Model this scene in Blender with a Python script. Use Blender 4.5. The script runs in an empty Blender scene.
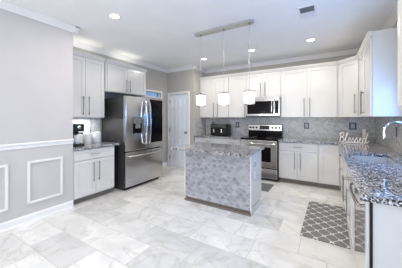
import bpy, bmesh, math, random
from mathutils import Vector, Matrix
PI = math.pi
S = bpy.context.scene
COL = S.collection
random.seed(4)

# ------------------------------------------------------------------ camera
cd = bpy.data.cameras.new('camera')
cam = bpy.data.objects.new('camera', cd); COL.objects.link(cam)
cam.location = (0, 0, 1.375)
cam.rotation_euler = (PI/2, 0, 0.551)
cd.sensor_width = 36; cd.lens = 207.5/402*36
cd.shift_x = (201-199.265)/402; cd.shift_y = (118.36-134)/402
cd.clip_start = 0.02
S.camera = cam

# ------------------------------------------------------------------ world, light, exposure
S.view_settings.view_transform = 'Standard'
S.view_settings.look = 'None'
S.view_settings.gamma = 1
S.view_settings.use_curve_mapping = False
S.view_settings.exposure = -0.60
w = bpy.data.worlds.new('world'); S.world = w; w.use_nodes = True
bg = w.node_tree.nodes['Background']
bg.inputs[0].default_value = (0.30, 0.58, 1.0, 1); bg.inputs[1].default_value = 1.0
try:
    S.cycles.max_bounces = 10; S.cycles.diffuse_bounces = 6; S.cycles.glossy_bounces = 5
    S.cycles.use_denoising = True; S.cycles.sample_clamp_indirect = 4
    S.cycles.caustics_reflective = False; S.cycles.caustics_refractive = False
except Exception: pass

def area(name, loc, rot, sx, sy, power, color):
    l = bpy.data.lights.new(name, 'AREA'); l.shape = 'RECTANGLE'; l.size = sx; l.size_y = sy
    l.energy = power; l.color = color
    o = bpy.data.objects.new(name, l); COL.objects.link(o); o.location = loc; o.rotation_euler = rot
    return o
# daylight entering through the patio opening behind the camera and the window above the sink
area('patio_daylight', (-1.3, -3.05, 1.3), (PI/2, 0, 0), 3.4, 2.2, 170, (0.95, 0.955, 0.96))
area('sink_window_daylight', (0.80, 2.80, 1.50), (0, PI/2-.1, 0), 0.7, 0.7, 30, (0.22, 0.46, 1.0))
area('side_window_daylight', (0.80, 0.55, 1.5), (0, PI/2, 0), 1.3, 1.1, 24, (0.26, 0.50, 1.0))

# ------------------------------------------------------------------ materials
def mat(name, color, rough=0.5, metal=0.0, spec=0.5, emit=None, estr=0.0, coat=0.0):
    m = bpy.data.materials.new(name); m.use_nodes = True
    b = m.node_tree.nodes['Principled BSDF']
    b.inputs['Base Color'].default_value = (*color, 1)
    b.inputs['Roughness'].default_value = rough
    b.inputs['Metallic'].default_value = metal
    b.inputs['Specular IOR Level'].default_value = spec
    b.inputs['Coat Weight'].default_value = coat
    if emit:
        b.inputs['Emission Color'].default_value = (*emit, 1); b.inputs['Emission Strength'].default_value = estr
    return m
class NT:
    def __init__(s, m): s.t = m.node_tree; s.b = s.t.nodes['Principled BSDF']
    def n(s, typ, **kw):
        x = s.t.nodes.new(typ)
        for k, v in kw.items(): setattr(x, k, v)
        return x
    def l(s, a, b): s.t.links.new(a, b)
    def math(s, op, a, b=None):
        x = s.n('ShaderNodeMath', operation=op)
        for i, v in enumerate((a, b)):
            if v is None: continue
            if isinstance(v, (int, float)): x.inputs[i].default_value = v
            else: s.l(v, x.inputs[i])
        return x.outputs[0]
    def ramp(s, fac, stops, interp='LINEAR'):
        r = s.n('ShaderNodeValToRGB'); r.color_ramp.interpolation = interp
        e = r.color_ramp.elements
        while len(e) < len(stops): e.new(0.5)
        for k, (p, c) in enumerate(stops): e[k].position = p; e[k].color = (*c, 1)
        s.l(fac, r.inputs[0]); return r.outputs[0]
    def noise(s, vec, scale, detail=3, rough=.5, dist=0):
        x = s.n('ShaderNodeTexNoise'); x.inputs['Scale'].default_value = scale
        x.inputs['Detail'].default_value = detail; x.inputs['Roughness'].default_value = rough
        x.inputs['Distortion'].default_value = dist
        s.l(vec, x.inputs['Vector']); return x
    def mix(s, fac, a, b, mode='MIX'):
        x = s.n('ShaderNodeMix', data_type='RGBA', blend_type=mode)
        if isinstance(fac, (int, float)): x.inputs[0].default_value = fac
        else: s.l(fac, x.inputs[0])
        for i, v in ((6, a), (7, b)):
            if isinstance(v, tuple): x.inputs[i].default_value = (*v, 1)
            else: s.l(v, x.inputs[i])
        return x.outputs[2]
    def obj(s): return s.n('ShaderNodeTexCoord').outputs['Object']
    def geo(s): return s.n('ShaderNodeNewGeometry').outputs['Position']

def paint(name, col, rough, spec=0.5, var=0.02):
    m = mat(name, col, rough, spec=spec); t = NT(m)
    nz = t.noise(t.geo(), 3.0, 4)
    a = tuple(c*(1-var) for c in col); b = tuple(min(1, c*(1+var)) for c in col)
    t.l(t.ramp(nz.outputs['Fac'], [(.3, a), (.7, b)]), t.b.inputs['Base Color'])
    return m
M = {}
M['wall'] = paint('wall_paint', (0.53, 0.515, 0.515), 0.6, 0.3)
M['kwall'] = paint('kitchen_wall_paint', (0.43, 0.415, 0.385), 0.6, 0.3)
M['ceil'] = paint('ceiling_paint', (0.87, 0.87, 0.87), 0.8, 0.2)
M['trim'] = paint('trim_paint', (0.78, 0.775, 0.77), 0.35)
M['cab'] = paint('cabinet_paint', (0.635, 0.63, 0.615), 0.22)
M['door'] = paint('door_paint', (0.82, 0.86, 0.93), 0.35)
M['steel'] = mat('stainless_steel', (0.62, 0.61, 0.60), 0.17, 1.0)
M['satin'] = mat('satin_nickel', (0.55, 0.54, 0.52), 0.35, 0.7)
M['basin'] = mat('satin_steel', (0.60, 0.61, 0.62), 0.42, 0.6)
t = NT(M['steel'])
mp = t.n('ShaderNodeMapping'); mp.inputs['Scale'].default_value = (1.5, 1.5, 120); t.l(t.geo(), mp.inputs[0])
nz = t.noise(mp.outputs[0], 2.0, 2)
t.l(t.ramp(nz.outputs['Fac'], [(.3, (.49, .485, .475)), (.7, (.60, .59, .58))]), t.b.inputs['Base Color'])
M['steel_gloss'] = mat('polished_steel', (0.70, 0.70, 0.70), 0.08, 1.0)
M['nickel'] = mat('brushed_nickel', (0.27, 0.265, 0.26), 0.35, 1.0)
M['chrome'] = mat('chrome', (0.42, 0.45, 0.50), 0.12, 1.0)
M['blackglass'] = mat('black_glass', (0.004, 0.004, 0.005), 0.12, spec=0.12)
M['black'] = mat('black_plastic', (0.008, 0.008, 0.009), 0.4, spec=.3)
M['darkgrey'] = mat('dark_grey_metal', (0.075, 0.075, 0.078), 0.38, 0.6)
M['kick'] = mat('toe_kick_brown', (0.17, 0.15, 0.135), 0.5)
M['ceramic'] = mat('white_ceramic', (0.82, 0.82, 0.83), 0.15)
M['shade'] = mat('frosted_glass_shade', (0.9, 0.89, 0.87), 0.4, emit=(1.0, 0.96, 0.90), estr=0.85)
M['lens'] = mat('lamp_lens', (1, 1, 1), 0.4, emit=(1.0, 0.97, 0.92), estr=9)
M['outlet'] = mat('outlet_insert', (0.34, 0.35, 0.37), 0.35)
M['outplate'] = mat('outlet_plate_dark', (0.045, 0.047, 0.055), 0.3, 0.5)
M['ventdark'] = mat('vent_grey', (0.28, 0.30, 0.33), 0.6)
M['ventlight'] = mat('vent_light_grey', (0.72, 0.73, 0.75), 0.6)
M['candle'] = mat('grey_stoneware', (0.56, 0.57, 0.55), 0.5)
M['signback'] = mat('brown_wood', (0.22, 0.11, 0.06), 0.6)
M['signfront'] = mat('whitewashed_wood', (0.90, 0.88, 0.84), 0.5)
M['display'] = mat('display_glass', (0.01, 0.012, 0.016), 0.1)

# pane glass: clear thin sheet
m = bpy.data.materials.new('pane_glass'); m.use_nodes = True; nt = m.node_tree
for x in list(nt.nodes): nt.nodes.remove(x)
out = nt.nodes.new('ShaderNodeOutputMaterial'); mx = nt.nodes.new('ShaderNodeMixShader')
tr = nt.nodes.new('ShaderNodeBsdfTransparent'); gl = nt.nodes.new('ShaderNodeBsdfGlossy'); gl.inputs['Roughness'].default_value = 0.02
mx.inputs[0].default_value = 0.08
nt.links.new(tr.outputs[0], mx.inputs[1]); nt.links.new(gl.outputs[0], mx.inputs[2]); nt.links.new(mx.outputs[0], out.inputs[0])
M['glass'] = m

# granite: white, grey and near-black flecks
def granite():
    m = mat('granite', (.4, .4, .42), 0.07, spec=0.85); t = NT(m); p = t.geo()
    wn = t.noise(p, 38, 3); 
    v = t.n('ShaderNodeTexVoronoi'); v.inputs['Scale'].default_value = 115
    t.l(p, v.inputs['Vector'])
    sep = t.n('ShaderNodeSeparateColor'); t.l(v.outputs['Color'], sep.inputs[0])
    f = t.math('ADD', sep.outputs[0], t.math('MULTIPLY', t.math('SUBTRACT', wn.outputs['Fac'], .5), 1.1))
    c = t.ramp(f, [(0.0, (.012, .012, .016)), (.36, (.015, .015, .02)), (.45, (.13, .13, .145)), (.62, (.29, .285, .30)), (.80, (.50, .495, .50)), (1, (.72, .71, .71))])
    t.l(c, t.b.inputs['Base Color']); return m
M['granite'] = granite()

# grey marble lozenge mosaic, works on any upright face
def mosaic(name, a, b, dark, mid, light, grout, rough=.2, cellw=.5):
    m = mat(name, mid, rough); t = NT(m); p = t.geo()
    s = t.n('ShaderNodeSeparateXYZ'); t.l(p, s.inputs[0])
    h = t.math('ADD', s.outputs[0], s.outputs[1])
    u = t.math('DIVIDE', h, a); vv = t.math('DIVIDE', s.outputs[2], b)
    q1 = t.math('ADD', u, vv); q2 = t.math('SUBTRACT', u, vv)
    # herringbone feel: split every second lozenge
    f1 = t.math('FLOOR', q1); f2 = t.math('FLOOR', q2)
    cb = t.n('ShaderNodeCombineXYZ'); t.l(f1, cb.inputs[0]); t.l(f2, cb.inputs[1])
    half = t.math('GREATER_THAN', t.math('FRACT', q1), t.math('FRACT', q2)); t.l(half, cb.inputs[2])
    wn = t.n('ShaderNodeTexWhiteNoise', noise_dimensions='3D'); t.l(cb.outputs[0], wn.inputs['Vector'])
    nz = t.noise(p, 9, 5, .6, .6)
    f = t.math('ADD', t.math('MULTIPLY', wn.outputs['Value'], cellw), t.math('MULTIPLY', nz.outputs['Fac'], 1.04-cellw))
    c = t.ramp(f, [(.12, dark), (.45, mid), (.9, light)])
    e1 = t.math('PINGPONG', q1, .5); e2 = t.math('PINGPONG', q2, .5)
    e = t.math('LESS_THAN', t.math('MINIMUM', e1, e2), .035)
    t.l(t.mix(e, c, grout), t.b.inputs['Base Color']); return m
M['mosaic_island'] = mosaic('island_mosaic', .095, .105, (.20, .205, .225), (.34, .345, .375), (.50, .505, .54), (.45, .45, .475))
M['mosaic_wall'] = mosaic('backsplash_mosaic', .085, .075, (.26, .255, .25), (.43, .425, .415), (.64, .635, .62), (.44, .435, .43), .2, .34)
M['marble_light'] = mosaic('pale_marble_splash', .05, .055, (.50, .51, .52), (.62, .62, .63), (.75, .75, .75), (.6, .6, .6))

# floor: large polished marble tiles, long side along x
def floor_mat():
    m = mat('marble_tile_floor', (.7, .7, .69), 0.12, spec=0.5); t = NT(m); p = t.geo()
    TW, TH, Y0 = .68, .343, .26
    s = t.n('ShaderNodeSeparateXYZ'); t.l(p, s.inputs[0])
    r = t.math('DIVIDE', t.math('SUBTRACT', s.outputs[1], Y0), TH)
    row = t.math('FLOOR', r)
    off = t.math('MULTIPLY', t.math('MODULO', t.math('ADD', row, 40.0), 3.0), .37)
    c = t.math('ADD', t.math('DIVIDE', s.outputs[0], TW), off)
    colm = t.math('FLOOR', c)
    cb = t.n('ShaderNodeCombineXYZ'); t.l(row, cb.inputs[0]); t.l(colm, cb.inputs[1])
    wn = t.n('ShaderNodeTexWhiteNoise', noise_dimensions='3D'); t.l(cb.outputs[0], wn.inputs['Vector'])
    # each tile gets its own slice of veining
    vo = t.n('ShaderNodeVectorMath', operation='MULTIPLY_ADD'); t.l(wn.outputs['Color'], vo.inputs[0])
    vo.inputs[1].default_value = (7, 7, 7); t.l(p, vo.inputs[2])
    base = t.ramp(wn.outputs['Value'], [(0, (.66, .655, .64)), (.3, (.745, .74, .72)), (.6, (.80, .79, .765)), (1, (.86, .85, .825))])
    cl = t.noise(vo.outputs[0], 2.2, 5, .6, 1.2)
    cloud = t.ramp(cl.outputs['Fac'], [(.38, (.86, .865, .87)), (.58, (1, 1, 1))])
    vn = t.noise(vo.outputs[0], 1.3, 5, .55, 1.2)
    d = t.math('ABSOLUTE', t.math('SUBTRACT', vn.outputs['Fac'], .5))
    vein = t.ramp(d, [(0, (.84, .83, .81)), (.008, (.93, .925, .915)), (.03, (1, 1, 1))])
    colr = t.mix(1.0, base, cloud, 'MULTIPLY'); colr = t.mix(1.0, colr, vein, 'MULTIPLY')
    e1 = t.math('MULTIPLY', t.math('PINGPONG', c, .5), TW); e2 = t.math('MULTIPLY', t.math('PINGPONG', r, .5), TH)
    g = t.math('LESS_THAN', t.math('MINIMUM', e1, e2), .0028)
    t.l(t.mix(g, colr, (.45, .445, .43)), t.b.inputs['Base Color'])
    t.l(t.math('ADD', t.math('MULTIPLY', g, .4), .16), t.b.inputs['Roughness'])
    return m
M['floor'] = floor_mat()

# rug: grey with an off-white ogee trellis
def rug_mat():
    m = mat('trellis_rug', (.2, .2, .2), .95, spec=.05); t = NT(m); p = t.obj()
    s = t.n('ShaderNodeSeparateXYZ'); t.l(p, s.inputs[0])
    u = t.math('MULTIPLY', s.outputs[0], 2*PI/.158); v = t.math('MULTIPLY', s.outputs[1], 2*PI/.19)
    f = t.math('ADD', t.math('COSINE', u), t.math('COSINE', v))
    f = t.math('ADD', f, t.math('MULTIPLY', t.math('COSINE', t.math('MULTIPLY', v, 2)), t.math('MULTIPLY', t.math('COSINE', u), .10)))
    ln = t.math('LESS_THAN', t.math('ABSOLUTE', f), .15)
    nz = t.noise(p, 180, 2)
    g = t.ramp(nz.outputs['Fac'], [(.3, (.17, .165, .165)), (.7, (.25, .245, .24))])
    t.l(t.mix(ln, g, (.68, .67, .65)), t.b.inputs['Base Color']); return m
M['rug'] = rug_mat()
M['mat'] = paint('dark_mat', (.16, .16, .165), .95, .1, .15)

# ------------------------------------------------------------------ mesh helpers
class MB:
    def __init__(s): s.bm = bmesh.new()
    def box(s, x0, x1, y0, y1, z0, z1, bev=0.0):
        x0, x1 = sorted((x0, x1)); y0, y1 = sorted((y0, y1)); z0, z1 = sorted((z0, z1))
        r = bmesh.ops.create_cube(s.bm, size=1)
        for v in r['verts']:
            v.co = Vector((x0 if v.co.x < 0 else x1, y0 if v.co.y < 0 else y1, z0 if v.co.z < 0 else z1))
        if bev > 0:
            es = list({e for v in r['verts'] for e in v.link_edges})
            bmesh.ops.bevel(s.bm, geom=es, offset=bev, segments=2, affect='EDGES', profile=.6)
        return s
    def lathe(s, c, prof, n=24, axis='Z'):
        rings = []
        for r, h in prof:
            ring = []
            for k in range(n):
                a = 2*PI*k/n; p = (r*math.cos(a), r*math.sin(a), h)
                if axis == 'Y': p = (p[0], p[2], p[1])
                if axis == 'X': p = (p[2], p[0], p[1])
                ring.append(s.bm.verts.new((c[0]+p[0], c[1]+p[1], c[2]+p[2])))
            rings.append(ring)
        for a, b in zip(rings, rings[1:]):
            for k in range(n): s.bm.faces.new((a[k], a[(k+1) % n], b[(k+1) % n], b[k]))
        s.bm.faces.new(rings[0][::-1]); s.bm.faces.new(rings[-1]); return s
    def tube(s, pts, r, n=8, flat=None):
        pts = [Vector(p) for p in pts]; rings = []
        up = Vector((0, 0, 1)); N = len(pts)
        d0 = (pts[1]-pts[0]).normalized()
        side = d0.cross(up)
        if side.length < .1: side = d0.cross(Vector((0, 1, 0)))
        side.normalize()
        for i, p in enumerate(pts):
            d = (pts[min(i+1, N-1)]-pts[max(i-1, 0)]).normalized()
            side = (side - d*side.dot(d)).normalized(); o = d.cross(side)
            rr = r[i] if isinstance(r, (list, tuple)) else r
            rings.append([s.bm.verts.new(p+side*rr*math.cos(2*PI*k/n)+o*rr*math.sin(2*PI*k/n)) for k in range(n)])
        for a, b in zip(rings, rings[1:]):
            for k in range(n): s.bm.faces.new((a[k], a[(k+1) % n], b[(k+1) % n], b[k]))
        s.bm.faces.new(rings[0][::-1]); s.bm.faces.new(rings[-1]); return s
    def prism(s, prof, p0, p1, out):
        """profile (o, z) swept from p0 to p1; o measured along 'out'"""
        out = Vector((*out, 0)); A = []; B = []
        for o, z in prof:
            A.append(s.bm.verts.new(Vector((*p0, 0))+out*o+Vector((0, 0, z)))); B.append(s.bm.verts.new(Vector((*p1, 0))+out*o+Vector((0, 0, z))))
        n = len(A)
        for k in range(n): s.bm.faces.new((A[k], A[(k+1) % n], B[(k+1) % n], B[k]))
        s.bm.faces.new(A[::-1]); s.bm.faces.new(B); return s
    def cells(s, xs, ys, inside, z0, z1):
        V = {}
        def v(i, j, k):
            if (i, j, k) not in V: V[(i, j, k)] = s.bm.verts.new((xs[i], ys[j], (z0, z1)[k]))
            return V[(i, j, k)]
        I = {(i, j) for i in range(len(xs)-1) for j in range(len(ys)-1) if inside((xs[i]+xs[i+1])/2, (ys[j]+ys[j+1])/2)}
        for i, j in I:
            s.bm.faces.new((v(i, j, 1), v(i+1, j, 1), v(i+1, j+1, 1), v(i, j+1, 1)))
            s.bm.faces.new((v(i, j, 0), v(i, j+1, 0), v(i+1, j+1, 0), v(i+1, j, 0)))
            for (di, dj), (a, b) in {(0, -1): ((0, 0), (1, 0)), (1, 0): ((1, 0), (1, 1)), (0, 1): ((1, 1), (0, 1)), (-1, 0): ((0, 1), (0, 0))}.items():
                if (i+di, j+dj) not in I:
                    s.bm.faces.new((v(i+a[0], j+a[1], 0), v(i+b[0], j+b[1], 0), v(i+b[0], j+b[1], 1), v(i+a[0], j+a[1], 1)))
        return s
    def go(s, name, m, parent=None, smooth=False, world=True):
        if world and parent is not None:
            o = parent
            off = Vector(parent.location)
            if parent.parent: off = off + Vector(parent.parent.location)
            for v in s.bm.verts: v.co -= off
        bmesh.ops.recalc_face_normals(s.bm, faces=s.bm.faces)
        me = bpy.data.meshes.new(name); s.bm.to_mesh(me); s.bm.free()
        if smooth:
            for p in me.polygons: p.use_smooth = True
            try: me.set_sharp_from_angle(angle=math.radians(35))
            except Exception: pass
        me.materials.append(M[m] if isinstance(m, str) else m)
        ob = bpy.data.objects.new(name, me); COL.objects.link(ob)
        if parent is not None: ob.parent = parent
        return ob
def tag(o, label, cat, group=None):
    o['label'] = label; o['category'] = cat
    if group: o['group'] = group
    return o
def struct(o): o['kind'] = 'structure'; return o
def thing(name, label, cat, loc, rotz=0, group=None):
    o = bpy.data.objects.new(name, None); COL.objects.link(o); o.empty_display_size = .1
    o.location = loc; o.rotation_euler = (0, 0, rotz); return tag(o, label, cat, group)
def catmull(P, n=6):
    P = [Vector(p) for p in P]; Q = [P[0]*2-P[1]]+P+[P[-1]*2-P[-2]]; out = []
    for i in range(1, len(Q)-2):
        for k in range(n):
            t = k/n; a, b, c, d = Q[i-1:i+3]
            out.append(.5*((2*b)+(c-a)*t+(2*a-5*b+4*c-d)*t*t+(3*b-a-3*c+d)*t**3))
    out.append(P[-1]); return out

# ------------------------------------------------------------------ dimensions (metres)
XL, YN = -3.346, 1.712        # dining-side wall face and where it ends
XK = -3.971                   # wall behind the fridge
YP = 4.673                    # pantry wall face
XP = -3.045                   # side of the pantry
YB = 5.316                    # back wall
XR = 0.822                    # sink wall
HC = 2.785                    # ceiling
YR = -3.2                     # wall behind the camera
CT, CB = .914, .876           # counter top and underside
UB, UT = 1.40, 2.455          # upper cabinets

# ------------------------------------------------------------------ setting
struct(MB().box(-4.2, 1.1, YR-.2, 5.6, -.1, 0).go('floor', 'floor'))
struct(MB().box(-4.2, 1.1, YR-.2, 5.6, HC, HC+.1).go('ceiling', 'ceil'))
struct(MB().box(-4.15, XL, YR, YN, 0, HC).go('wall_left', 'wall'))
wl = MB()   # kitchen part with a small high window
a0, a1, b0, b1 = 3.70, 4.40, 1.955, 2.085
wl.box(XK-.15, XK, YN, a0, 0, HC).box(XK-.15, XK, a1, YP+.8, 0, HC).box(XK-.15, XK, a0, a1, 0, b0).box(XK-.15, XK, a0, a1, b1, HC)
struct(wl.go('wall_left_kitchen', 'kwall'))
dx0, dx1, dz = -3.885, -3.235, 2.055
wp = MB(); wp.box(XK, dx0, YP, YP+.1, 0, HC).box(dx1, XP, YP, YP+.1, 0, HC).box(dx0, dx1, YP, YP+.1, dz, HC)
struct(wp.go('wall_pantry_front', 'kwall'))
struct(MB().box(XP-.1, XP, YP+.1, YB, 0, HC).go('wall_pantry_side', 'kwall'))
struct(MB().box(XK, XR+.15, YB, YB+.15, 0, HC).go('wall_back', 'kwall'))
wy0, wy1, wz0, wz1 = 2.40, 3.30, 1.13, 2.2
wr = MB(); wr.box(XR, XR+.15, YR, -.05, 0, HC).box(XR, XR+.15, 1.15, wy0, 0, HC).box(XR, XR+.15, -.05, 1.15, 0, .8).box(XR, XR+.15, -.05, 1.15, wz1, HC).box(XR, XR+.15, wy1, YB, 0, HC).box(XR, XR+.15, wy0, wy1, 0, wz0).box(XR, XR+.15, wy0, wy1, wz1, HC)
struct(wr.go('wall_right', 'kwall'))
wb = MB(); wb.box(XL, -3.0, YR-.15, YR, 0, HC).box(.4, XR+.15, YR-.15, YR, 0, HC).box(-3.0, .4, YR-.15, YR, 2.4, HC)
struct(wb.go('wall_rear', 'wall'))

# windows
def window(name, x0, x1, y0, y1, z0, z1, axis, bars=0, fw=.035):
    e = bpy.data.objects.new(name, None); COL.objects.link(e); e['kind'] = 'structure'
    e.location = ((x0+x1)/2, (y0+y1)/2, z0)
    f = MB()
    if axis == 'X':   # wall plane normal to X
        f.box(x0, x1, y0, y1, z0, z0+fw).box(x0, x1, y0, y1, z1-fw, z1).box(x0, x1, y0, y0+fw, z0, z1).box(x0, x1, y1-fw, y1, z0, z1)
        for k in range(bars):
            y = y0+(y1-y0)*(k+1)/(bars+1); f.box(x0+.01, x1-.01, y-.015, y+.015, z0, z1)
    else:
        f.box(x0, x1, y0, y1, z0, z0+fw).box(x0, x1, y0, y1, z1-fw, z1).box(x0, x0+fw, y0, y1, z0, z1).box(x1-fw, x1, y0, y1, z0, z1)
        for k in range(bars):
            x = x0+(x1-x0)*(k+1)/(bars+1); f.box(x-.03, x+.03, y0+.01, y1-.01, z0, z1)
    f.go('window_frame', 'trim', e)
    g = MB()
    if axis == 'X': g.box((x0+x1)/2-.003, (x0+x1)/2+.003, y0+.01, y1-.01, z0+.01, z1-.01)
    else: g.box(x0+.01, x1-.01, (y0+y1)/2-.003, (y0+y1)/2+.003, z0+.01, z1-.01)
    g.go('pane', 'glass', e)
    return e
window('window_1', XK-.10, XK-.04, a0, a1, b0, b1, 'X', 0, .012)
window('window_2', XR+.05, XR+.11, wy0, wy1, wz0, wz1, 'X', 1)
window('window_4', XR+.05, XR+.11, -.05, 1.15, .8, wz1, 'X', 1)
window('window_3', -3.0, .4, YR-.11, YR-.05, 0, 2.4, 'Y', 2, .06)
# window casing around the small high window
c = MB(); cw = .045
c.box(XK, XK+.018, a0-cw, a1+cw, b1, b1+cw).box(XK, XK+.018, a1, a1+cw, b0, b1).box(XK, XK+.018, a0-cw, a0, b0, b1).box(XK, XK+.018, a0-cw, a1+cw, b0-.03, b0)
struct(c.go('trim_window_casing', 'trim'))

# crown moulding
CR = [(0, HC-.085), (.012, HC-.085), (.018, HC-.07), (.062, HC-.02), (.075, HC-.012), (.075, HC), (0, HC)]
def crown(name, p0, p1, out): struct(MB().prism(CR, p0, p1, out).go(name, 'trim'))
crown('trim_crown_dining', (XL, YR), (XL, YN+.075), (1, 0))
crown('trim_crown_fridge_wall', (XK, YN), (XK, YP), (1, 0))
crown('trim_crown_pantry', (XK, YP), (XP+.075, YP), (0, -1))
crown('trim_crown_pantry_side', (XP, YP-.075), (XP, YB), (1, 0))
crown('trim_crown_back', (XP, YB), (XR, YB), (0, -1))
crown('trim_crown_right', (XR, YR), (XR, YB), (-1, 0))
crown('trim_crown_end', (XK, YN), (XL+.075, YN), (0, 1))
# baseboard, chair rail, picture-frame moulding on the left wall
BBP = [(0, 0), (.014, 0), (.014, .085), (.008, .10), (0, .104)]
struct(MB().prism([(0, 0), (.026, 0), (.026, .012), (.015, .03), (.015, .09), (.007, .108), (0, .112)], (XL, YR), (XL, YN), (1, 0)).go('baseboard_left', 'trim'))
struct(MB().prism(BBP, (XK, YP), (dx0-.065, YP), (0, -1)).go('baseboard_pantry_corner', 'trim'))
struct(MB().prism(BBP, (XK, 3.62), (XK, YP), (1, 0)).go('baseboard_fridge_wall', 'trim'))
struct(MB().prism(BBP, (dx1+.065, YP), (XP, YP), (0, -1)).go('baseboard_pantry', 'trim'))
struct(MB().prism([(0, .985), (.010, .985), (.014, 1.0), (.014, 1.022), (.026, 1.032), (.03, 1.045), (.018, 1.056), (0, 1.058)], (XL, YR), (XL, YN), (1, 0)).go('trim_chair_rail', 'trim'))
def picframe(n, y0, y1, z0=.245, z1=.81, w=.032):
    b = MB()
    for a_, b_, c_, d_ in ((y0, y1, z0, z0+w), (y0, y1, z1-w, z1), (y0, y0+w, z0+w, z1-w), (y1-w, y1, z0+w, z1-w)):
        b.box(XL, XL+.012, a_, b_, c_, d_)
        b.box(XL+.012, XL+.02, a_+.008, b_-.008, c_+.008 if c_ == z0 or d_ == z1 else c_-.012, d_-.008 if c_ == z0 or d_ == z1 else d_+.012)
    struct(b.go('trim_wainscot_%d' % n, 'trim'))
picframe(1, 1.136, 1.565)
for k, y in enumerate((.525, -.10, -.73, -1.36, -1.99)): picframe(k+2, y, y+.42)

# pantry door and casing
c = MB(); cw = .062
c.box(dx0-cw, dx0, YP-.018, YP, 0, dz).box(dx1, dx1+cw, YP-.018, YP, 0, dz).box(dx0-cw, dx1+cw, YP-.018, YP, dz, dz+cw)
c.box(dx0-cw+.012, dx0-.03, YP-.026, YP-.018, 0, dz+.03).box(dx1+.03, dx1+cw-.012, YP-.026, YP-.018, 0, dz+.03).box(dx0-cw+.012, dx1+cw-.012, YP-.026, YP-.018, dz+.03, dz+cw-.012)
struct(c.go('trim_door_casing', 'trim'))
dr = bpy.data.objects.new('door_1', None); COL.objects.link(dr); dr.location = ((dx0+dx1)/2, YP+.03, 0); struct(dr)
d = MB(); y0, y1 = YP+.012, YP+.045
X0, X1 = dx0+.006, dx1-.006; xm = (X0+X1)/2
st = .095
for (xa, xb) in ((X0, X0+st), (xm-.045, xm+.045), (X1-st, X1)): d.box(xa, xb, y0, y1, .006, dz-.006)
rows = ((.20, .80), (.92, 1.60), (1.70, 1.93))
prev = .006
for za, zb in rows+((dz-.006, 0),):
    d.box(X0+st, xm-.045, y0, y1, prev, za); d.box(xm+.045, X1-st, y0, y1, prev, za); prev = zb
for za, zb in rows:
    for xa, xb in ((X0+st, xm-.045), (xm+.045, X1-st)):
        d.box(xa, xb, y0+.014, y1, za, zb); d.box(xa+.028, xb-.028, y0+.004, y0+.016, za+.028, zb-.028, .004)
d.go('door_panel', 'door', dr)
MB().lathe((X1-.06, YP+.012, .985), [(.028, 0), (.028, -.006), (.011, -.01), (.011, -.035), (.027, -.042), (.03, -.055), (.022, -.068), (.002, -.07)], 20, 'Y').go('door_knob', 'nickel', dr, True)
for z in (.25, 1.05, 1.86): MB().lathe((dx0+.002, YP-.002, z-.045), [(.007, 0), (.007, .09)], 10).box(dx0-.012, dx0+.02, YP+.004, YP+.008, z-.045, z+.045).go('hinge', 'nickel', dr)

# backsplashes
yes_ = lambda x, y: True
c = MB().box(XP+.002, XR-.010, YB-.008, YB-.002, CT, UB); tag(c.go('backsplash', 'mosaic_wall'), 'grey marble mosaic backsplash running along the back wall behind the range', 'backsplash')
c = MB().cells([XR-.008, XR-.002], [1.6, YB-.002], yes_, CT, wz0-.03).cells([XR-.008, XR-.002], [3.48, YB-.002], yes_, wz0-.03, UB); tag(c.go('backsplash', 'mosaic_wall'), 'grey marble mosaic backsplash on the sink wall behind the faucet', 'backsplash')
c = MB().box(XP, XP+.008, YP+.03, YB-.008, CT, UB); tag(c.go('backsplash', 'mosaic_wall'), 'narrow mosaic side splash on the pantry wall at the counter end', 'backsplash')
c = MB().box(XK, XK+.008, YN+.003, 2.56, CT, 1.385); tag(c.go('backsplash', 'marble_light'), 'pale marble backsplash behind the coffee maker and canisters', 'backsplash')
struct(MB().box(XR-.035, XR+.06, wy0-.05, wy1+.03, wz0-.025, wz0).go('trim_window_sill', 'trim'))

# ------------------------------------------------------------------ cabinets
def shaker(parent, x0, x1, z0, z1, yf, name='cabinet_door', m='cab', rail=.058):
    """door front in the cabinet's local frame, facing local -y, its back at y=yf"""
    b = MB(); t = .02
    if (z1-z0) < .2: rail = min(rail, .038)
    b.box(x0, x0+rail, yf-t, yf, z0, z1, .0015).box(x1-rail, x1, yf-t, yf, z0, z1, .0015)
    b.box(x0+rail, x1-rail, yf-t, yf, z0, z0+rail).box(x0+rail, x1-rail, yf-t, yf, z1-rail, z1)
    b.box(x0+rail, x1-rail, yf-.009, yf, z0+rail, z1-rail)
    # stepped inner bead
    q = .009
    for (a_, b_, c_, d_) in ((x0+rail, x0+rail+q, z0+rail, z1-rail), (x1-rail-q, x1-rail, z0+rail, z1-rail), (x0+rail+q, x1-rail-q, z0+rail, z0+rail+q), (x0+rail+q, x1-rail-q, z1-rail-q, z1-rail)):
        b.box(a_, b_, yf-.014, yf-.009, c_, d_)
    return b.go(name, m, parent, world=False)
def pull(parent, x, z, yf, length, vertical=True, m='nickel'):
    y = yf-.02; b = MB(); h = length/2; o = .034; r = .0062
    if vertical:
        b.tube([(x, y-o, z-h), (x, y-o, z+h)], r, 10)
        for s in (-1, 1): b.tube([(x, y+.001, z+s*(h-.025)), (x, y-o, z+s*(h-.025))], .005, 8)
    else:
        b.tube([(x-h, y-o, z), (x+h, y-o, z)], r, 10)
        for s in (-1, 1): b.tube([(x+s*(h-.025), y+.001, z), (x+s*(h-.025), y-o, z)], .005, 8)
    return b.go('handle', m, parent, True, world=False)
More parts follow.
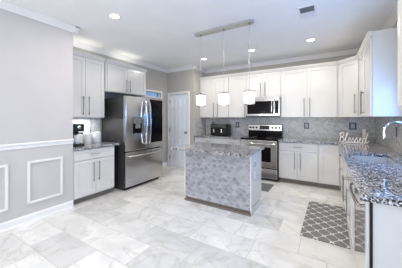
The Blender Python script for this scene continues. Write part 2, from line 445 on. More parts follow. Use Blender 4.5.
def cabinet(name, label, loc, rotz, w, d, z0, z1, fronts, group=None, kick=False, crown_sides=None, hollow=False):
    """local frame: x 0..w, back at y=0, face at y=-d, fronts 0.02 proud; loc is the back left corner"""
    loc = (loc[0]+.003*math.sin(rotz), loc[1]-.003*math.cos(rotz))   # 3 mm clear of the wall
    e = thing(name, label, 'cabinet', (*loc, 0), rotz, group)
    b = MB()
    if hollow:
        b.box(0, .018, -d, 0, z0, z1).box(w-.018, w, -d, 0, z0, z1).box(.018, w-.018, -d, 0, z0, z0+.018).box(.018, w-.018, -.012, 0, z0+.018, z1).box(.018, w-.018, -d, -d+.018, z0+.018, z1)
    else: b.box(0, w, -d, 0, z0, z1)
    b.go('cabinet_body', 'cab', e, world=False)
    for f in fronts:
        kind, x0, x1, a, bb = f[:5]
        g = .0025
        dd = shaker(e, x0+g, x1-g, a+g, bb-g, -d, 'drawer_front' if kind == 'drawer' else 'cabinet_door')
        for hd in f[5:]: pull(dd, *hd[:2], -d, hd[2], hd[3])
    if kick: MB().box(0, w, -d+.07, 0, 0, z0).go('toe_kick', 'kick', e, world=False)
    if crown_sides is not None:
        x0, x1 = crown_sides
        q = MB().prism([(0, z1-.004), (.022, z1-.004), (.026, z1+.01), (.05, z1+.04), (.055, z1+.058), (0, z1+.058)], (x0, -d), (x1, -d), (0, -1))
        q.box(0, w, -d, 0, z1, z1+.05); q.go('crown_moulding', 'cab', e, world=False)
    return e
# back wall uppers (face y = YB-.33)
UD = .31
zz = UB+.0
cabinet('wall_cabinet', 'white double-door wall cabinet above the black air fryer', (XP+.004, YB), 0, .871, UD, UB, UT,
        [('door', .06, .495, zz, UT-.01, (.44, UB+.20, .38, True)), ('door', .495, .868, zz, UT-.01, (.56, UB+.20, .38, True))], 'tall white wall cabinets', crown_sides=(0, .871))
cabinet('wall_cabinet', 'narrow single-door white wall cabinet left of the microwave', (-2.17, YB), 0, .485, UD, UB, UT,
        [('door', .003, .482, zz, UT-.01, (.44, UB+.20, .38, True))], 'tall white wall cabinets', crown_sides=(0, .485))
cabinet('wall_cabinet', 'short double-door white cabinet directly above the microwave', (-1.685, YB), 0, .785, UD, 1.87, UT,
        [('door', .003, .392, 1.873, UT-.01, (.34, 2.06, .33, True)), ('door', .392, .782, 1.873, UT-.01, (.445, 2.06, .33, True))], crown_sides=(0, .785))
cabinet('wall_cabinet', 'wide double-door white wall cabinet right of the microwave', (-.90, YB), 0, 1.112, UD, UB, UT,
        [('door', .03, .54, zz, UT-.01, (.487, UB+.21, .39, True)), ('door', .54, 1.08, zz, UT-.01, (.591, UB+.21, .39, True))], 'tall white wall cabinets', crown_sides=(0, 1.112))
# diagonal corner upper: pentagon body
P0 = (XR-.61, YB-UD-.02); P1 = (XR-UD-.02, YB-.61)
e = thing('corner_wall_cabinet', 'white diagonal wall cabinet in the corner above the lettered sign', 'cabinet', (XR, YB, 0))
b = MB(); pent = [(XR-.608, YB), (XR-.608, P0[1]+.012), (P1[0]+.012, YB-.608), (XR, YB-.608), (XR, YB)]
def pentagon(b, pts, z0, z1):
    lo = [b.bm.verts.new((x, y, z0)) for x, y in pts]; hi = [b.bm.verts.new((x, y, z1)) for x, y in pts]
    for k in range(len(pts)): b.bm.faces.new((lo[k], lo[(k+1) % len(pts)], hi[(k+1) % len(pts)], hi[k]))
    b.bm.faces.new(lo[::-1]); b.bm.faces.new(hi); return b
pentagon(b, pent, UB, UT+.05).go('cabinet_body', 'cab', e)
# the door is a rotated sub-frame built in world coordinates
dv = Vector((P1[0]-P0[0], P1[1]-P0[1])); L = dv.length; dv.normalize(); nv = Vector((dv.y, -dv.x))
if nv.y > 0: nv = -nv
ang = math.atan2(dv.y, dv.x)
R = Matrix.Translation((P0[0]+nv.x*-.0, P0[1]+nv.y*-.0, 0)) @ Matrix.Rotation(ang, 4, 'Z')
dd = shaker(e, .006, L-.006, UB, UT-.01, .012); dd.data.transform(Matrix.Translation(-Vector(e.location)) @ R)
hh = pull(dd, L-.05, UB+.245, .012, .36); hh.data.transform(Matrix.Translation(-Vector(e.location)) @ R)
q = MB().prism([(0, UT-.004), (.012, UT-.004), (.016, UT+.01), (.04, UT+.04), (.045, UT+.058), (0, UT+.058)], P0, P1, (nv.x, nv.y)); q.go('crown_moulding', 'cab', e)
# sink wall uppers (rot -90: local x runs toward -y)
cabinet('wall_cabinet', 'white double-door wall cabinet on the sink wall with pale blue-lit end panel', (XR, YB-.61), -PI/2, 1.232, UD, UB, UT,
        [('door', .003, .61, zz, UT-.01, (.56, UB+.22, .36, True)), ('door', .61, 1.215, zz, UT-.01, (.66, UB+.22, .36, True))], 'tall white wall cabinets', crown_sides=(0, 1.24))
cabinet('wall_cabinet', 'near white wall cabinet cut off at the right edge of the photo', (XR, 2.30), -PI/2, .76, UD, 1.44, UT,
        [('door', .02, .38, 1.47, UT-.01, (.33, 1.66, .36, True)), ('door', .38, .74, 1.47, UT-.01, (.43, 1.66, .36, True))], crown_sides=(0, .76))
# coffee corner uppers (rot +90: local x runs toward +y)
cabinet('wall_cabinet', 'white double-door wall cabinet above the coffee maker', (XK, YN+.003), PI/2, .722, .33, 1.39, UT,
        [('door', .02, .35, 1.39, UT-.01, (.30, 1.60, .33, True)), ('door', .35, .715, 1.39, UT-.01, (.40, 1.60, .33, True))], crown_sides=(0, .72))
cabinet('wall_cabinet', 'short double-door white cabinet above the refrigerator', (XK, 2.462), PI/2, 1.04, .33, 1.90, UT,
        [('door', .03, .51, 1.91, UT-.01, (.462, 2.06, .25, True)), ('door', .51, 1.03, 1.91, UT-.01, (.557, 2.06, .25, True))], crown_sides=(0, 1.045))

# base cabinets
BD = .59
def base(label, loc, rotz, w, fronts, group='white base cabinets', hollow=False): return cabinet('base_cabinet', label, loc, rotz, w, BD, .10, CB, fronts, group, True, None, hollow)
base('white base cabinet under the coffee counter beside the fridge', (XK+.02, YN+.004), PI/2, .736,
     [('drawer', .01, .726, .70, CB-.015, (.34, .785, .16, False)), ('door', .01, .368, .12, .69, (.315, .49, .33, True)), ('door', .368, .726, .12, .69, (.415, .49, .33, True))])
base('white base cabinet at the pantry end of the back counter', (XP+.004, YB), 0, .73,
     [('drawer', .02, .725, .70, CB-.015, (.43, .785, .14, False)), ('door', .02, .37, .12, .69, (.32, .5, .33, True)), ('door', .37, .725, .12, .69, (.42, .5, .33, True))])
base('white base cabinet immediately left of the range', (-2.311, YB), 0, .571,
     [('drawer', .005, .566, .70, CB-.015, (.345, .785, .14, False)), ('door', .005, .566, .12, .69, (.07, .5, .33, True))])
base('white double-door base cabinet immediately right of the range', (-.885, YB), 0, .74,
     [('drawer', .01, .73, .70, CB-.015, (.37, .785, .16, False)), ('door', .01, .37, .12, .69, (.317, .50, .35, True)), ('door', .37, .73, .12, .69, (.423, .50, .35, True))])
base('plain blind corner base cabinet without a handle on the back wall', (-.143, YB), 0, .953, [('door', .02, .345, .12, CB-.015)])
XS = XR
base('white drawer base cabinet in the sink run nearest the corner', (XS, YB-.61-.006), -PI/2, 1.05,
     [('drawer', .30, 1.045, .70, CB-.015, (.67, .785, .16, False)), ('drawer', .30, 1.045, .42, .69, (.67, .56, .16, False)), ('drawer', .30, 1.045, .12, .41, (.67, .27, .16, False))])
base('white double-door base cabinet holding the stainless sink', (XS, 3.648), -PI/2, .95,
     [('drawer', .005, .945, .70, CB-.015), ('door', .005, .475, .12, .69, (.42, .5, .3, True)), ('door', .475, .945, .12, .69, (.53, .5, .3, True))], hollow=True)
base('narrow white base cabinet between the sink and the dishwasher', (XS, 2.696), -PI/2, .40,
     [('drawer', .005, .395, .70, CB-.015, (.2, .785, .14, False)), ('door', .005, .395, .12, .69, (.06, .5, .3, True))])
# dishwasher (faces -x)
e = thing('dishwasher', 'stainless dishwasher at the near end of the sink run', 'dishwasher', (XR-.003, 2.29, 0), -PI/2)
MB().box(.004, .60, -.585, 0, .10, CB-.004).go('dishwasher_body', 'darkgrey', e, world=False)
MB().box(.006, .598, -.61, -.585, .11, CB-.01, .004).go('dishwasher_door', 'steel_gloss', e, world=False)
MB().tube(catmull([(.04, -.61, .80), (.05, -.64, .80), (.3, -.655, .80), (.55, -.64, .80), (.56, -.61, .80)]), .011, 10).go('handle', 'steel', e, True, world=False)
MB().box(.004, .60, -.53, 0, 0, .10).go('toe_kick', 'black', e, world=False)
e = thing('end_panel', 'pale blue-lit end panel closing the near end of the sink run', 'panel', (XR, 1.66, 0))
MB().box(XR-.615, XR, 1.625, 1.683, 0, CB).go('panel_board', 'cab', e)
MB().box(XR-.60, XR-.585, 1.617, 1.625, 0, CB).go('gap_shadow_strip', 'black', e)  # black strip standing in for the shadowed gap beside the dishwasher

# countertops
def counter(label, xs, ys, inside):
    b = MB().cells(xs, ys, inside, CB, CT); o = b.go('countertop', 'granite'); tag(o, label, 'countertop')
    md = o.modifiers.new('bevel', 'BEVEL'); md.width = .004; md.segments = 2; md.limit_method = 'ANGLE'
    return o
yes = lambda x, y: True
counter('speckled granite countertop left of the range under the air fryer', [XP+.001, -1.737], [YB-.65, YB-.009], yes)
sx0, sx1, sy0, sy1 = .285, .665, 2.80, 3.50
counter('long L-shaped speckled granite countertop around the sink corner', [-.886, XR-.65, sx0, sx1, XR-.009], [1.58, sy0, sy1, YB-.65, YB-.009],
        lambda x, y: (y > YB-.65 or x > XR-.65) and not (sx0 < x < sx1 and sy0 < y < sy1))
counter('small granite countertop of the coffee corner', [XK+.009, -3.315], [YN+.002, 2.545], yes)

# sink and faucet
e = thing('kitchen_sink', 'stainless undermount sink set in the right-hand granite counter', 'sink', ((sx0+sx1)/2, (sy0+sy1)/2, .66))
b = MB(); tk = .012; zb = .675
b.box(sx0-tk, sx1+tk, sy0-tk, sy1+tk, zb-tk, zb).box(sx0-tk, sx0, sy0-tk, sy1+tk, zb, CB-.002).box(sx1, sx1+tk, sy0-tk, sy1+tk, zb, CB-.002)
b.box(sx0, sx1, sy0-tk, sy0, zb, CB-.002).box(sx0, sx1, sy1, sy1+tk, zb, CB-.002); b.go('basin', 'basin', e)
MB().lathe(((sx0+sx1)/2, (sy0+sy1)/2, zb), [(.045, 0), (.045, .003), (.03, .003), (.028, .001)], 20).go('drain', 'chrome', e)
fy = 3.12; fx = .768
e = thing('faucet', 'tall chrome gooseneck faucet arching over the sink', 'faucet', (fx, fy, CT))
MB().lathe((fx, fy, CT), [(.028, 0), (.028, .008), (.02, .014), (.018, .07), (.014, .08)], 20).go('faucet_base', 'chrome', e, True)
pts = [(fx, fy, CT+.07), (fx, fy, 1.10), (fx, fy, 1.20)]
rr = .108
pts += [(fx-rr+rr*math.cos(a), fy, 1.225+rr*math.sin(a)) for a in [PI*k/14 for k in range(0, 15)]]
pts += [(fx-2*rr, fy, 1.215)]
MB().tube(pts, .0125, 12).go('gooseneck', 'chrome', e, True)
MB().lathe((fx-2*rr, fy, 1.14), [(.013, 0), (.017, .004), (.017, .05), (.0135, .08)], 14).go('spray_head', 'chrome', e, True)
MB().tube([(fx, fy+.015, CT+.05), (fx, fy+.05, CT+.06), (fx-.02, fy+.11, CT+.10)], [.009, .008, .006], 10).go('lever', 'chrome', e, True)

# ------------------------------------------------------------------ refrigerator (faces +x)
FX = -3.20; FY0, FY1, FZ = 2.585, 3.605, 1.80
e = thing('refrigerator', 'stainless french-door refrigerator with black glass panel', 'refrigerator', ((FX+XK)/2, (FY0+FY1)/2, 0))
MB().box(XK+.02, FX-.075, FY0+.004, FY1-.004, .03, FZ-.02).go('fridge_body', 'darkgrey', e)
MB().box(XK+.1, FX-.09, FY0+.04, FY1-.04, 0, .03).go('base_grille', 'black', e)
ym = 3.11
ld = MB().box(FX-.07, FX, FY0, ym-.003, .745, FZ, .008).go('fridge_door', 'steel', e)
rd = MB().box(FX-.07, FX, ym+.003, FY1, .745, FZ, .008).go('fridge_door', 'steel', e)
MB().box(FX, FX+.004, ym+.085, FY1-.01, .86, FZ-.02, .002).go('black_glass_panel', 'blackglass', rd)
fd = MB().box(FX-.07, FX, FY0, FY1, .07, .725, .008).go('freezer_drawer', 'steel', e)
MB().tube(catmull([(FX-.01, FY0+.08, .655), (FX+.045, FY0+.10, .655), (FX+.06, (FY0+FY1)/2, .655), (FX+.045, FY1-.10, .655), (FX-.01, FY1-.08, .655)], 8), .014, 10).go('handle', 'steel_gloss', fd, True)
for dd_, y in ((ld, ym-.06), (rd, ym+.045)):
    MB().tube(catmull([(FX-.01, y, .86), (FX+.05, y, .90), (FX+.085, y, 1.28), (FX+.05, y, 1.68), (FX-.01, y, 1.72)], 8), .015, 10).go('handle', 'steel_gloss', dd_, True)
# dispenser in the left door
dp = MB(); y0, y1, z0, z1 = 2.755, 2.975, 1.07, 1.40
dp.box(FX, FX+.006, y0, y1, z0, z1, .002).go('dispenser', 'blackglass', ld)
MB().box(FX+.006, FX+.012, y0+.012, y1-.012, z1-.12, z1-.012, .002).box(FX+.006, FX+.02, y0+.05, y1-.05, z0+.11, z1-.11, .003).box(FX+.004, FX+.02, y0+.02, y1-.02, z0+.005, z0+.02).go('dispenser_spout', 'steel_gloss', ld)
for y in (FY0+.05, FY1-.05): MB().box(FX-.13, FX-.03, y-.03, y+.03, FZ-.02, FZ+.015, .004).go('hinge_cover', 'darkgrey', e)

# ------------------------------------------------------------------ range and microwave
RX0, RX1 = -1.727, -.893; RF = 4.66
e = thing('range', 'stainless electric range with black glass cooktop against the back wall', 'range', ((RX0+RX1)/2, (RF+YB)/2, 0))
MB().box(RX0, RX1, RF+.02, YB-.03, .03, .895).go('range_body', 'black', e)
MB().box(RX0, RX1, RF-.01, YB-.10, .895, .925, .004).go('cooktop', 'blackglass', e)
for bx_, by_, r_ in ((-1.50, 4.83, .10), (-1.12, 4.83, .085), (-1.50, 5.06, .075), (-1.12, 5.06, .10)):
    MB().lathe((bx_, by_, .925), [(r_, 0), (r_, .0015), (r_-.006, .0015), (r_-.006, .0005)], 28).go('burner', 'darkgrey', e)
od = MB().box(RX0+.012, RX1-.012, RF-.02, RF+.02, .285, .885, .006).go('oven_door', 'steel', e)
MB().box(RX0+.12, RX1-.14, RF-.024, RF-.02, .42, .74, .001).go('oven_window', 'blackglass', od)
MB().tube([(RX0+.06, RF-.02, .815), (RX0+.06, RF-.065, .815)], .009).tube([(RX1-.06, RF-.02, .815), (RX1-.06, RF-.065, .815)], .009).tube([(RX0+.03, RF-.065, .815), (RX1-.03, RF-.065, .815)], .013, 12).go('handle', 'steel_gloss', od, True)
MB().box(RX0+.012, RX1-.012, RF-.015, RF+.02, .06, .272, .006).go('storage_drawer', 'steel', e)
bp = MB().box(RX0+.01, RX1-.01, YB-.10, YB-.03, .925, 1.225, .006).go('back_panel', 'blackglass', e)
MB().box(RX0+.015, RX1-.015, YB-.112, YB-.10, 1.075, 1.215, .003).go('control_panel', 'steel', e)
MB().box(-1.43, -1.19, YB-.115, YB-.112, 1.10, 1.195).go('display', 'display', e)
for x in (-1.66, -1.585, -1.505, -1.12, -1.04, -.96):
    MB().lathe((x, YB-.112, 1.147), [(.027, 0), (.024, -.012), (.022, -.022), (.003, -.023)], 18, 'Y').go('knob', 'black', e, True)
MX0, MX1, MF, MZ0, MZ1 = -1.683, -.903, 4.915, 1.405, 1.866
e = thing('microwave', 'stainless over-the-range microwave with black door glass', 'microwave', ((MX0+MX1)/2, (MF+YB)/2, MZ0))
MB().box(MX0, MX1, MF+.03, YB-.01, MZ0, MZ1).go('microwave_body', 'darkgrey', e)
md_ = MB().box(MX0, -1.015, MF, MF+.03, MZ0+.03, MZ1-.045, .004).go('microwave_door', 'steel', e)
MB().box(MX0+.035, -1.03, MF-.003, MF, MZ0+.075, MZ1-.085).go('door_glass', 'blackglass', md_)
MB().tube(catmull([(-1.065, MF, MZ0+.07), (-1.065, MF-.035, MZ0+.09), (-1.065, MF-.045, MZ0+.22), (-1.065, MF-.035, MZ0+.36), (-1.065, MF, MZ0+.38)]), .012, 10).go('handle', 'steel_gloss', md_, True)
MB().box(-1.012, MX1, MF, MF+.03, MZ0+.03, MZ1-.045, .004).go('control_frame', 'steel', e)
MB().box(-1.004, MX1-.022, MF-.003, MF, MZ0+.075, MZ1-.085).go('keypad', 'blackglass', e)
MB().box(MX0, MX1, MF+.004, MF+.03, MZ1-.043, MZ1).go('vent_grille', 'steel', e)
MB().box(MX0, MX1, MF+.004, MF+.03, MZ0, MZ0+.028).go('bottom_strip', 'darkgrey', e)

# ------------------------------------------------------------------ island
IX0, IX1, IY0, IY1 = -2.115, -.862, 2.575, 3.42
BX0, BX1, BY0, BY1 = -2.045, -.905, 2.86, 3.395
e = thing('kitchen_island', 'kitchen island with granite top and grey marble mosaic front', 'island', ((BX0+BX1)/2, (BY0+BY1)/2, 0))
MB().box(BX0, BX1, BY0+.012, BY1, .10, CB).go('island_body', 'cab', e)
MB().box(BX0+.012, BX1-.012, BY0, BY0+.012, .07, CB).go('mosaic_front', 'mosaic_island', e)
MB().box(BX0, BX0+.012, BY0-.002, BY0+.012, .07, CB).go('corner_trim', 'trim', e)
MB().box(BX1-.012, BX1, BY0-.002, BY0+.012, .07, CB).go('corner_trim', 'trim', e)
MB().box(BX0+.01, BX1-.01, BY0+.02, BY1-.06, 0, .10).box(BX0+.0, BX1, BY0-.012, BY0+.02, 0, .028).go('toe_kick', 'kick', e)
MB().box(BX1-.01, BX1+.006, BY0+.01, BY1-.06, 0, .09).go('side_baseboard', 'cab', e)
tp = MB().box(IX0, IX1, IY0, IY1, CB, CT, .004).go('granite_top', 'granite', e)
for k in range(2):   # fronts on the range side
    x0 = BX0+.02+k*.55; MB().box(x0, x0+.54, BY1, BY1+.02, .12, .69, .002).go('cabinet_door', 'cab', e); MB().box(x0, x0+.54, BY1, BY1+.02, .70, .86, .002).go('drawer_front', 'cab', e)
def outlet_plate(label, c, axis, plate, insert, w=.075, h=.12, sgn=-1, gang=1, group=None, parent=None):
    x, y, z = c
    if parent is None: e = thing('wall_outlet', label, 'outlet', c, 0, group)
    else: e = parent
    def bx(b, du0, du1, dz0, dz1, t0, t1, bev=0):
        if axis == 'Y': b.box(x+du0, x+du1, y+sgn*t0, y+sgn*t1, z+dz0, z+dz1, bev)
        else: b.box(x+sgn*t0, x+sgn*t1, y+du0, y+du1, z+dz0, z+dz1, bev)
        return b
    a = bx(MB(), -w/2, w/2, -h/2, h/2, 0, .006, .0015).go('cover_plate' if parent is None else 'outlet_cover', plate, e)
    iw = w*.27
    b = MB(); 
    for k in range(gang):
        uc = (k-(gang-1)/2)*w*.5; bx(b, uc-iw/ (1 if gang == 1 else 1.5), uc+iw/(1 if gang == 1 else 1.5), -h*.33, h*.33, .006, .009)
    b.go('socket', insert, a)
    return e
p = MB  # island outlet
outlet_plate('', (BX1+.001, 3.03, .70), 'X', 'outlet_gloss' if 'outlet_gloss' in M else 'ceramic', 'outlet', .12, .12, 1, 2, None, e)
outlet_plate('', (BX1+.001, 3.03, .54), 'X', 'ceramic', 'ceramic', .075, .11, 1, 1, None, e)

# wall outlets
outlet_plate('dark-framed outlet left of the air fryer', (-2.78, YB-.008, 1.195), 'Y', 'outplate', 'outlet', .085, .14)
outlet_plate('dark-framed outlet between the air fryer and the range', (-2.05, YB-.008, 1.20), 'Y', 'outplate', 'outlet', .10, .14)
outlet_plate('dark-framed outlet between the range and the corner', (-.392, YB-.008, 1.21), 'Y', 'outplate', 'outlet', .105, .14)
outlet_plate('dark-framed outlet above the lettered sign', (.456, YB-.008, 1.215), 'Y', 'outplate', 'outlet', .125, .145)
outlet_plate('dark narrow outlet on the sink wall nearest the corner', (XR-.008, 4.56, 1.20), 'X', 'outplate', 'outplate', .09, .13)
outlet_plate('dark outlet on the sink wall under the faucet arch', (XR-.008, 3.85, 1.19), 'X', 'outplate', 'outlet', .08, .13)

# ------------------------------------------------------------------ rugs
e = MB().box(-.24, .24, -.60, .60, 0, .009, .003).go('runner_rug', 'rug'); e.location = (-.018, 3.285, .001); e.rotation_euler = (0, 0, -.02)
tag(e, 'grey runner rug with off-white trellis pattern before the sink cabinets', 'rug')
e = MB().box(-1.72, -.93, 3.98, 4.45, .001, .012, .003).go('floor_mat', 'mat'); tag(e, 'plain dark grey mat on the tiles before the range', 'mat')

# ------------------------------------------------------------------ ceiling fixtures
def downlight(x, y, label, power=19):
    e = thing('recessed_light', label, 'light', (x, y, HC), 0, 'recessed ceiling lights')
    MB().lathe((x, y, HC-.006), [(.062, .004), (.085, .0055), (.088, .003), (.085, 0), (.064, 0)], 28).go('trim_ring', 'trim', e, True)
    MB().lathe((x, y, HC-.008), [(.062, .007), (.062, .003), (.055, 0)], 28).go('lens', 'lens', e, True)
    l = bpy.data.lights.new('downlight', 'AREA'); l.shape = 'DISK'; l.size = .11; l.energy = power; l.color = (1, .92, .81)
    o = bpy.data.objects.new('downlight', l); COL.objects.link(o); o.location = (0, 0, -.012); o.parent = e
downlight(-2.476, 4.248, 'recessed ceiling light farthest left beyond the pendant bar')
downlight(-1.324, 4.222, 'recessed ceiling light in line with the right pendant and microwave')
downlight(-.247, 4.228, 'recessed ceiling light nearest the corner wall cabinet')
downlight(-2.491, 1.825, 'recessed ceiling light over the walkway, largest at upper left')
for x, y in ((-1.33, 1.825), (-.25, 1.825), (-2.49, -.4)):
    downlight(x, y, 'recessed ceiling light outside the picture')
# pendant bar
PY = 2.94
e = thing('pendant_light', 'brushed steel bar fixture with three frosted glass pendants above the island', 'light', (-1.395, PY, HC))
b = MB(); n = 12; hw = .058; xa, xb = -1.855+.02, -.93-.02
ring = [(xb+hw*math.cos(a), PY+hw*math.sin(a)) for a in [-PI/2+PI*k/n for k in range(n+1)]]+[(xa+hw*math.cos(a), PY+hw*math.sin(a)) for a in [PI/2+PI*k/n for k in range(n+1)]]
pentagon(b, ring, HC-.032, HC).go('canopy', 'satin', e)
for x in (-1.775, -1.36, -.955):
    MB().tube([(x, PY, 1.80), (x, PY, HC-.03)], .0035, 8).go('rod', 'satin', e)
    MB().lathe((x, PY, HC-.05), [(.012, 0), (.014, .018)], 12).go('socket_cap', 'nickel', e)
    sh = MB().lathe((x, PY, 1.585), [(.070, 0), (.077, .004), (.080, .17), (.078, .175)], 28).go('lamp_shade', 'shade', e, True)
    MB().lathe((x, PY, 1.757), [(.0835, 0), (.0835, .012), (.02, .018), (.012, .04)], 28).go('rim', 'nickel', sh, True)
    MB().lathe((x, PY, 1.580), [(.079, 0), (.0805, .008)], 28).go('rim', 'nickel', sh, True)
    l = bpy.data.lights.new('pendant_bulb', 'POINT'); l.energy = 3; l.shadow_soft_size = .05; l.color = (1, .95, .88)
    o = bpy.data.objects.new('pendant_bulb', l); COL.objects.link(o); o.parent = e; o.location = (x+1.395, 0, 1.53-HC)
# ceiling vent
e = thing('ceiling_vent', 'white framed air vent in the ceiling at upper right', 'vent', (-.218, 3.09, HC))
vx0, vx1, vy0, vy1 = -.30, -.135, 2.935, 3.25
b = MB(); fw = .018
b.box(vx0-fw, vx1+fw, vy0-fw, vy0, HC-.008, HC).box(vx0-fw, vx1+fw, vy1, vy1+fw, HC-.008, HC).box(vx0-fw, vx0, vy0, vy1, HC-.008, HC).box(vx1, vx1+fw, vy0, vy1, HC-.008, HC); b.go('vent_frame', 'trim', e)
MB().box(vx0, vx1, vy0, vy1, HC-.002, HC-.0005).go('duct_opening', 'ventdark', e)
vm = (vy0+vy1)/2
def slats(y0, y1, tilt, m):
    b = MB(); n = 6
    for k in range(n):
        y = y0+(y1-y0)*(k+.5)/n
        a = b.bm.verts.new((vx0, y-.011, HC-.003-.006*(tilt > 0))); c = b.bm.verts.new((vx1, y-.011, HC-.003-.006*(tilt > 0)))
        d = b.bm.verts.new((vx1, y+.011, HC-.003-.006*(tilt < 0))); f = b.bm.verts.new((vx0, y+.011, HC-.003-.006*(tilt < 0)))
        b.bm.faces.new((a, c, d, f))
    o = b.go('louvre', m, e); s = o.modifiers.new('s', 'SOLIDIFY'); s.thickness = .0015
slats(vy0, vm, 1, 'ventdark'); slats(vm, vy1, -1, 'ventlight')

# ------------------------------------------------------------------ small things
# air fryer
e = thing('air_fryer', 'black two-basket air fryer on the counter left of the range', 'air fryer', (-2.41, 5.02, CT))
ax0, ax1, ay0, ay1 = -2.66, -2.20, 4.90, 5.22
MB().box(ax0, ax1, ay0, ay1, CT+.008, 1.225, .025).go('fryer_body', 'black', e, True)
MB().box(ax0+.01, ax1-.01, ay0-.006, ay0+.02, 1.135, 1.215, .003).go('control_strip', 'darkgrey', e)
MB().box(ax0+.02, ax1-.02, ay0+.03, ay1-.03, 1.225, 1.235, .003).go('top_plate', 'steel', e)
for k in range(2):
    x0 = ax0+.012+k*.222; bk = MB().box(x0, x0+.214, ay0-.012, ay0+.02, CT+.02, 1.125, .006).go('basket', 'black', e)
    MB().box(x0+.09, x0+.124, ay0-.055, ay0-.012, 1.0, 1.10, .006).go('handle', 'steel', bk)
for x in (ax0+.05, ax1-.05):
    for y in (ay0+.04, ay1-.04): MB().lathe((x, y, CT), [(.012, 0), (.012, .01)], 10).go('foot', 'black', e)
# stoneware pillar + word sign
e = thing('canister', 'plain grey cylindrical canister standing behind the lettered sign', 'canister', (.615, 4.98, CT))
MB().lathe((.615, 4.98, CT), [(.040, 0), (.043, .005), (.043, .225), (.040, .23)], 24).go('canister_body', 'candle', e, True)
MB().lathe((.615, 4.98, CT+.23), [(.044, 0), (.044, .018), (.038, .024), (.008, .025), (.008, .035)], 24).go('lid', 'candle', e, True)
SX, SY, SZ = .205, 4.74, CT+.012
strokes = [
    [(.05, .15), (.22, .9), (.38, 1.9), (.40, 2.15), (.25, 1.9)],
    [(.02, 1.75), (.3, 2.15), (.8, 2.3), (1.05, 1.95), (.8, 1.4), (.45, 1.2), (.95, 1.05), (1.05, .5), (.7, .02), (.25, .02), (.0, .3)],
    [(1.05, .25), (1.4, .8), (1.85, 1.8), (1.9, 2.2), (1.68, 2.15), (1.5, 1.2), (1.5, .3), (1.7, .0), (2.0, .25)],
    [(1.95, .3), (2.3, .55), (2.55, .85), (2.45, 1.08), (2.22, .9), (2.2, .3), (2.45, .0), (2.8, .3)],
    [(2.8, .3), (3.15, 1.15), (3.2, .95), (3.38, .4), (3.2, .02), (2.95, .12), (3.4, .12), (3.6, .35)],
    [(3.6, .35), (3.95, 1.15), (4.0, .95), (4.18, .4), (4.0, .02), (3.75, .12), (4.2, .12), (4.4, .3)],
    [(4.4, .3), (4.7, .55), (4.95, .85), (4.85, 1.08), (4.62, .9), (4.6, .3), (4.85, .0), (5.2, .3)],
    [(5.95, .95), (5.6, 1.08), (5.3, .7), (5.3, .2), (5.5, .0), (5.85, .35), (6.1, 1.1)],
    [(6.45, 2.25), (6.2, 1.4), (6.0, .5), (6.1, .05), (6.4, .2), (6.6, .5)],
    [(.2, .0), (1.5, -.08), (3.2, -.04), (5.0, -.08), (6.3, .0)]]
ku, kz = .0655, .080
e = thing('word_sign', 'whitewashed script word sign reading Blessed on the corner counter', 'sign', (SX+.22, SY, CT))
b = MB()
for st_ in strokes:
    P = catmull([(SX+u*ku, SY, SZ+.004+z*kz*.98) for u, z in st_], 5); b.tube(P, .0068, 8)
b.go('lettering', 'signfront', e, True)
b = MB()
for st_ in strokes:
    P = catmull([(SX-.006+u*ku, SY+.014, SZ+.006+z*kz) for u, z in st_], 5); b.tube(P, .0085, 6)
b.go('backing', 'signback', e, True)
# coffee maker
e = thing('coffee_maker', 'black coffee maker with white jug beside the wall end', 'coffee maker', (-3.66, 1.90, CT))
kx, ky = -3.66, 1.90
MB().box(kx-.13, kx+.16, ky-.085, ky+.085, CT, CT+.035, .008).go('base', 'black', e)
MB().box(kx-.13, kx-.04, ky-.08, ky+.08, CT+.035, CT+.36, .01).go('column', 'black', e)
MB().box(kx-.13, kx+.15, ky-.085, ky+.085, CT+.24, CT+.37, .02).go('head', 'black', e, True)
MB().lathe((kx+.15, ky, CT+.31), [(.03, 0), (.03, .004), (.02, .006)], 18, 'X').go('dial', 'steel_gloss', e, True)
MB().tube([(kx+.08, ky, CT+.215), (kx+.17, ky+.05, CT+.21)], .012, 8).lathe((kx+.06, ky, CT+.20), [(.03, 0), (.03, .04)], 18).go('filter_handle', 'black', e)
MB().lathe((kx+.065, ky, CT+.036), [(.05, 0), (.062, .03), (.06, .10), (.045, .14), (.048, .15)], 24).go('jug', 'ceramic', e, True)
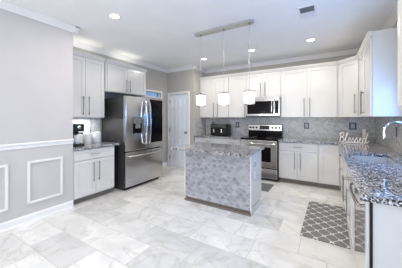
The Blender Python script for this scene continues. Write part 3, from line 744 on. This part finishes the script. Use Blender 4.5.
def canister(x, y, r, h, label):
    e = thing('canister', label, 'canister', (x, y, CT), 0, 'white canisters on the coffee counter')
    MB().lathe((x, y, CT), [(r*.93, 0), (r, .008), (r, h*.96), (r*.97, h)], 28).go('canister_body', 'ceramic', e, True)
    MB().lathe((x, y, CT+h), [(r*1.03, 0), (r*1.03, .012), (r*.6, .022), (.012, .025), (.014, .035), (.018, .045), (.004, .05)], 28).go('lid', 'ceramic', e, True)
canister(-3.75, 2.175, .080, .165, 'white lidded canister next to the coffee maker')
canister(-3.80, 2.385, .080, .175, 'white lidded canister next to the refrigerator')
e = thing('power_cord', 'thin dark cord hanging down the pale backsplash', 'cord', (XK+.015, 2.36, CT))
MB().tube(catmull([(XK+.014, 2.36, 1.385), (XK+.014, 2.365, 1.25), (XK+.014, 2.355, 1.05), (XK+.014, 2.36, CT+.006)]), .004, 6).go('cord', 'darkgrey', e)
# unseen lamps added to brighten the coffee backsplash and make the ceiling glow
e = thing('added_light_strip', 'added unseen light strip brightening the backsplash behind the coffee maker', 'light', (XK+.17, 2.10, 1.385))
MB().box(XK+.15, XK+.19, 1.85, 2.40, 1.376, 1.389, .002).go('diffuser', 'ceramic', e)
l = bpy.data.lights.new('added_strip_light', 'AREA'); l.shape = 'RECTANGLE'; l.size = .04; l.size_y = .5; l.energy = 5.5; l.color = (1, .97, .93)
o = bpy.data.objects.new('added_strip_light', l); COL.objects.link(o); o.parent = e; o.location = (0, 0, -.014)
for x, y, lb in ((XK+.17, 2.15, 'added unseen light bar on top of the coffee corner cabinet'), (XK+.17, 3.1, 'added unseen light bar on top of the cabinet over the refrigerator')):
    e = thing('added_light_bar', lb, 'light', (x, y, UT+.05))  # unseen bar, added for the soft glow on the ceiling
    MB().box(x-.06, x+.06, y-.29, y+.29, UT+.052, UT+.064, .002).go('housing', 'ceramic', e)
    l = bpy.data.lights.new('added_bar_light', 'AREA'); l.shape = 'RECTANGLE'; l.size = .10; l.size_y = .55; l.energy = 1.1; l.color = (1, .96, .88)
    o = bpy.data.objects.new('added_bar_light', l); COL.objects.link(o); o.parent = e; o.location = (0, 0, .03); o.rotation_euler = (PI, 0, 0)
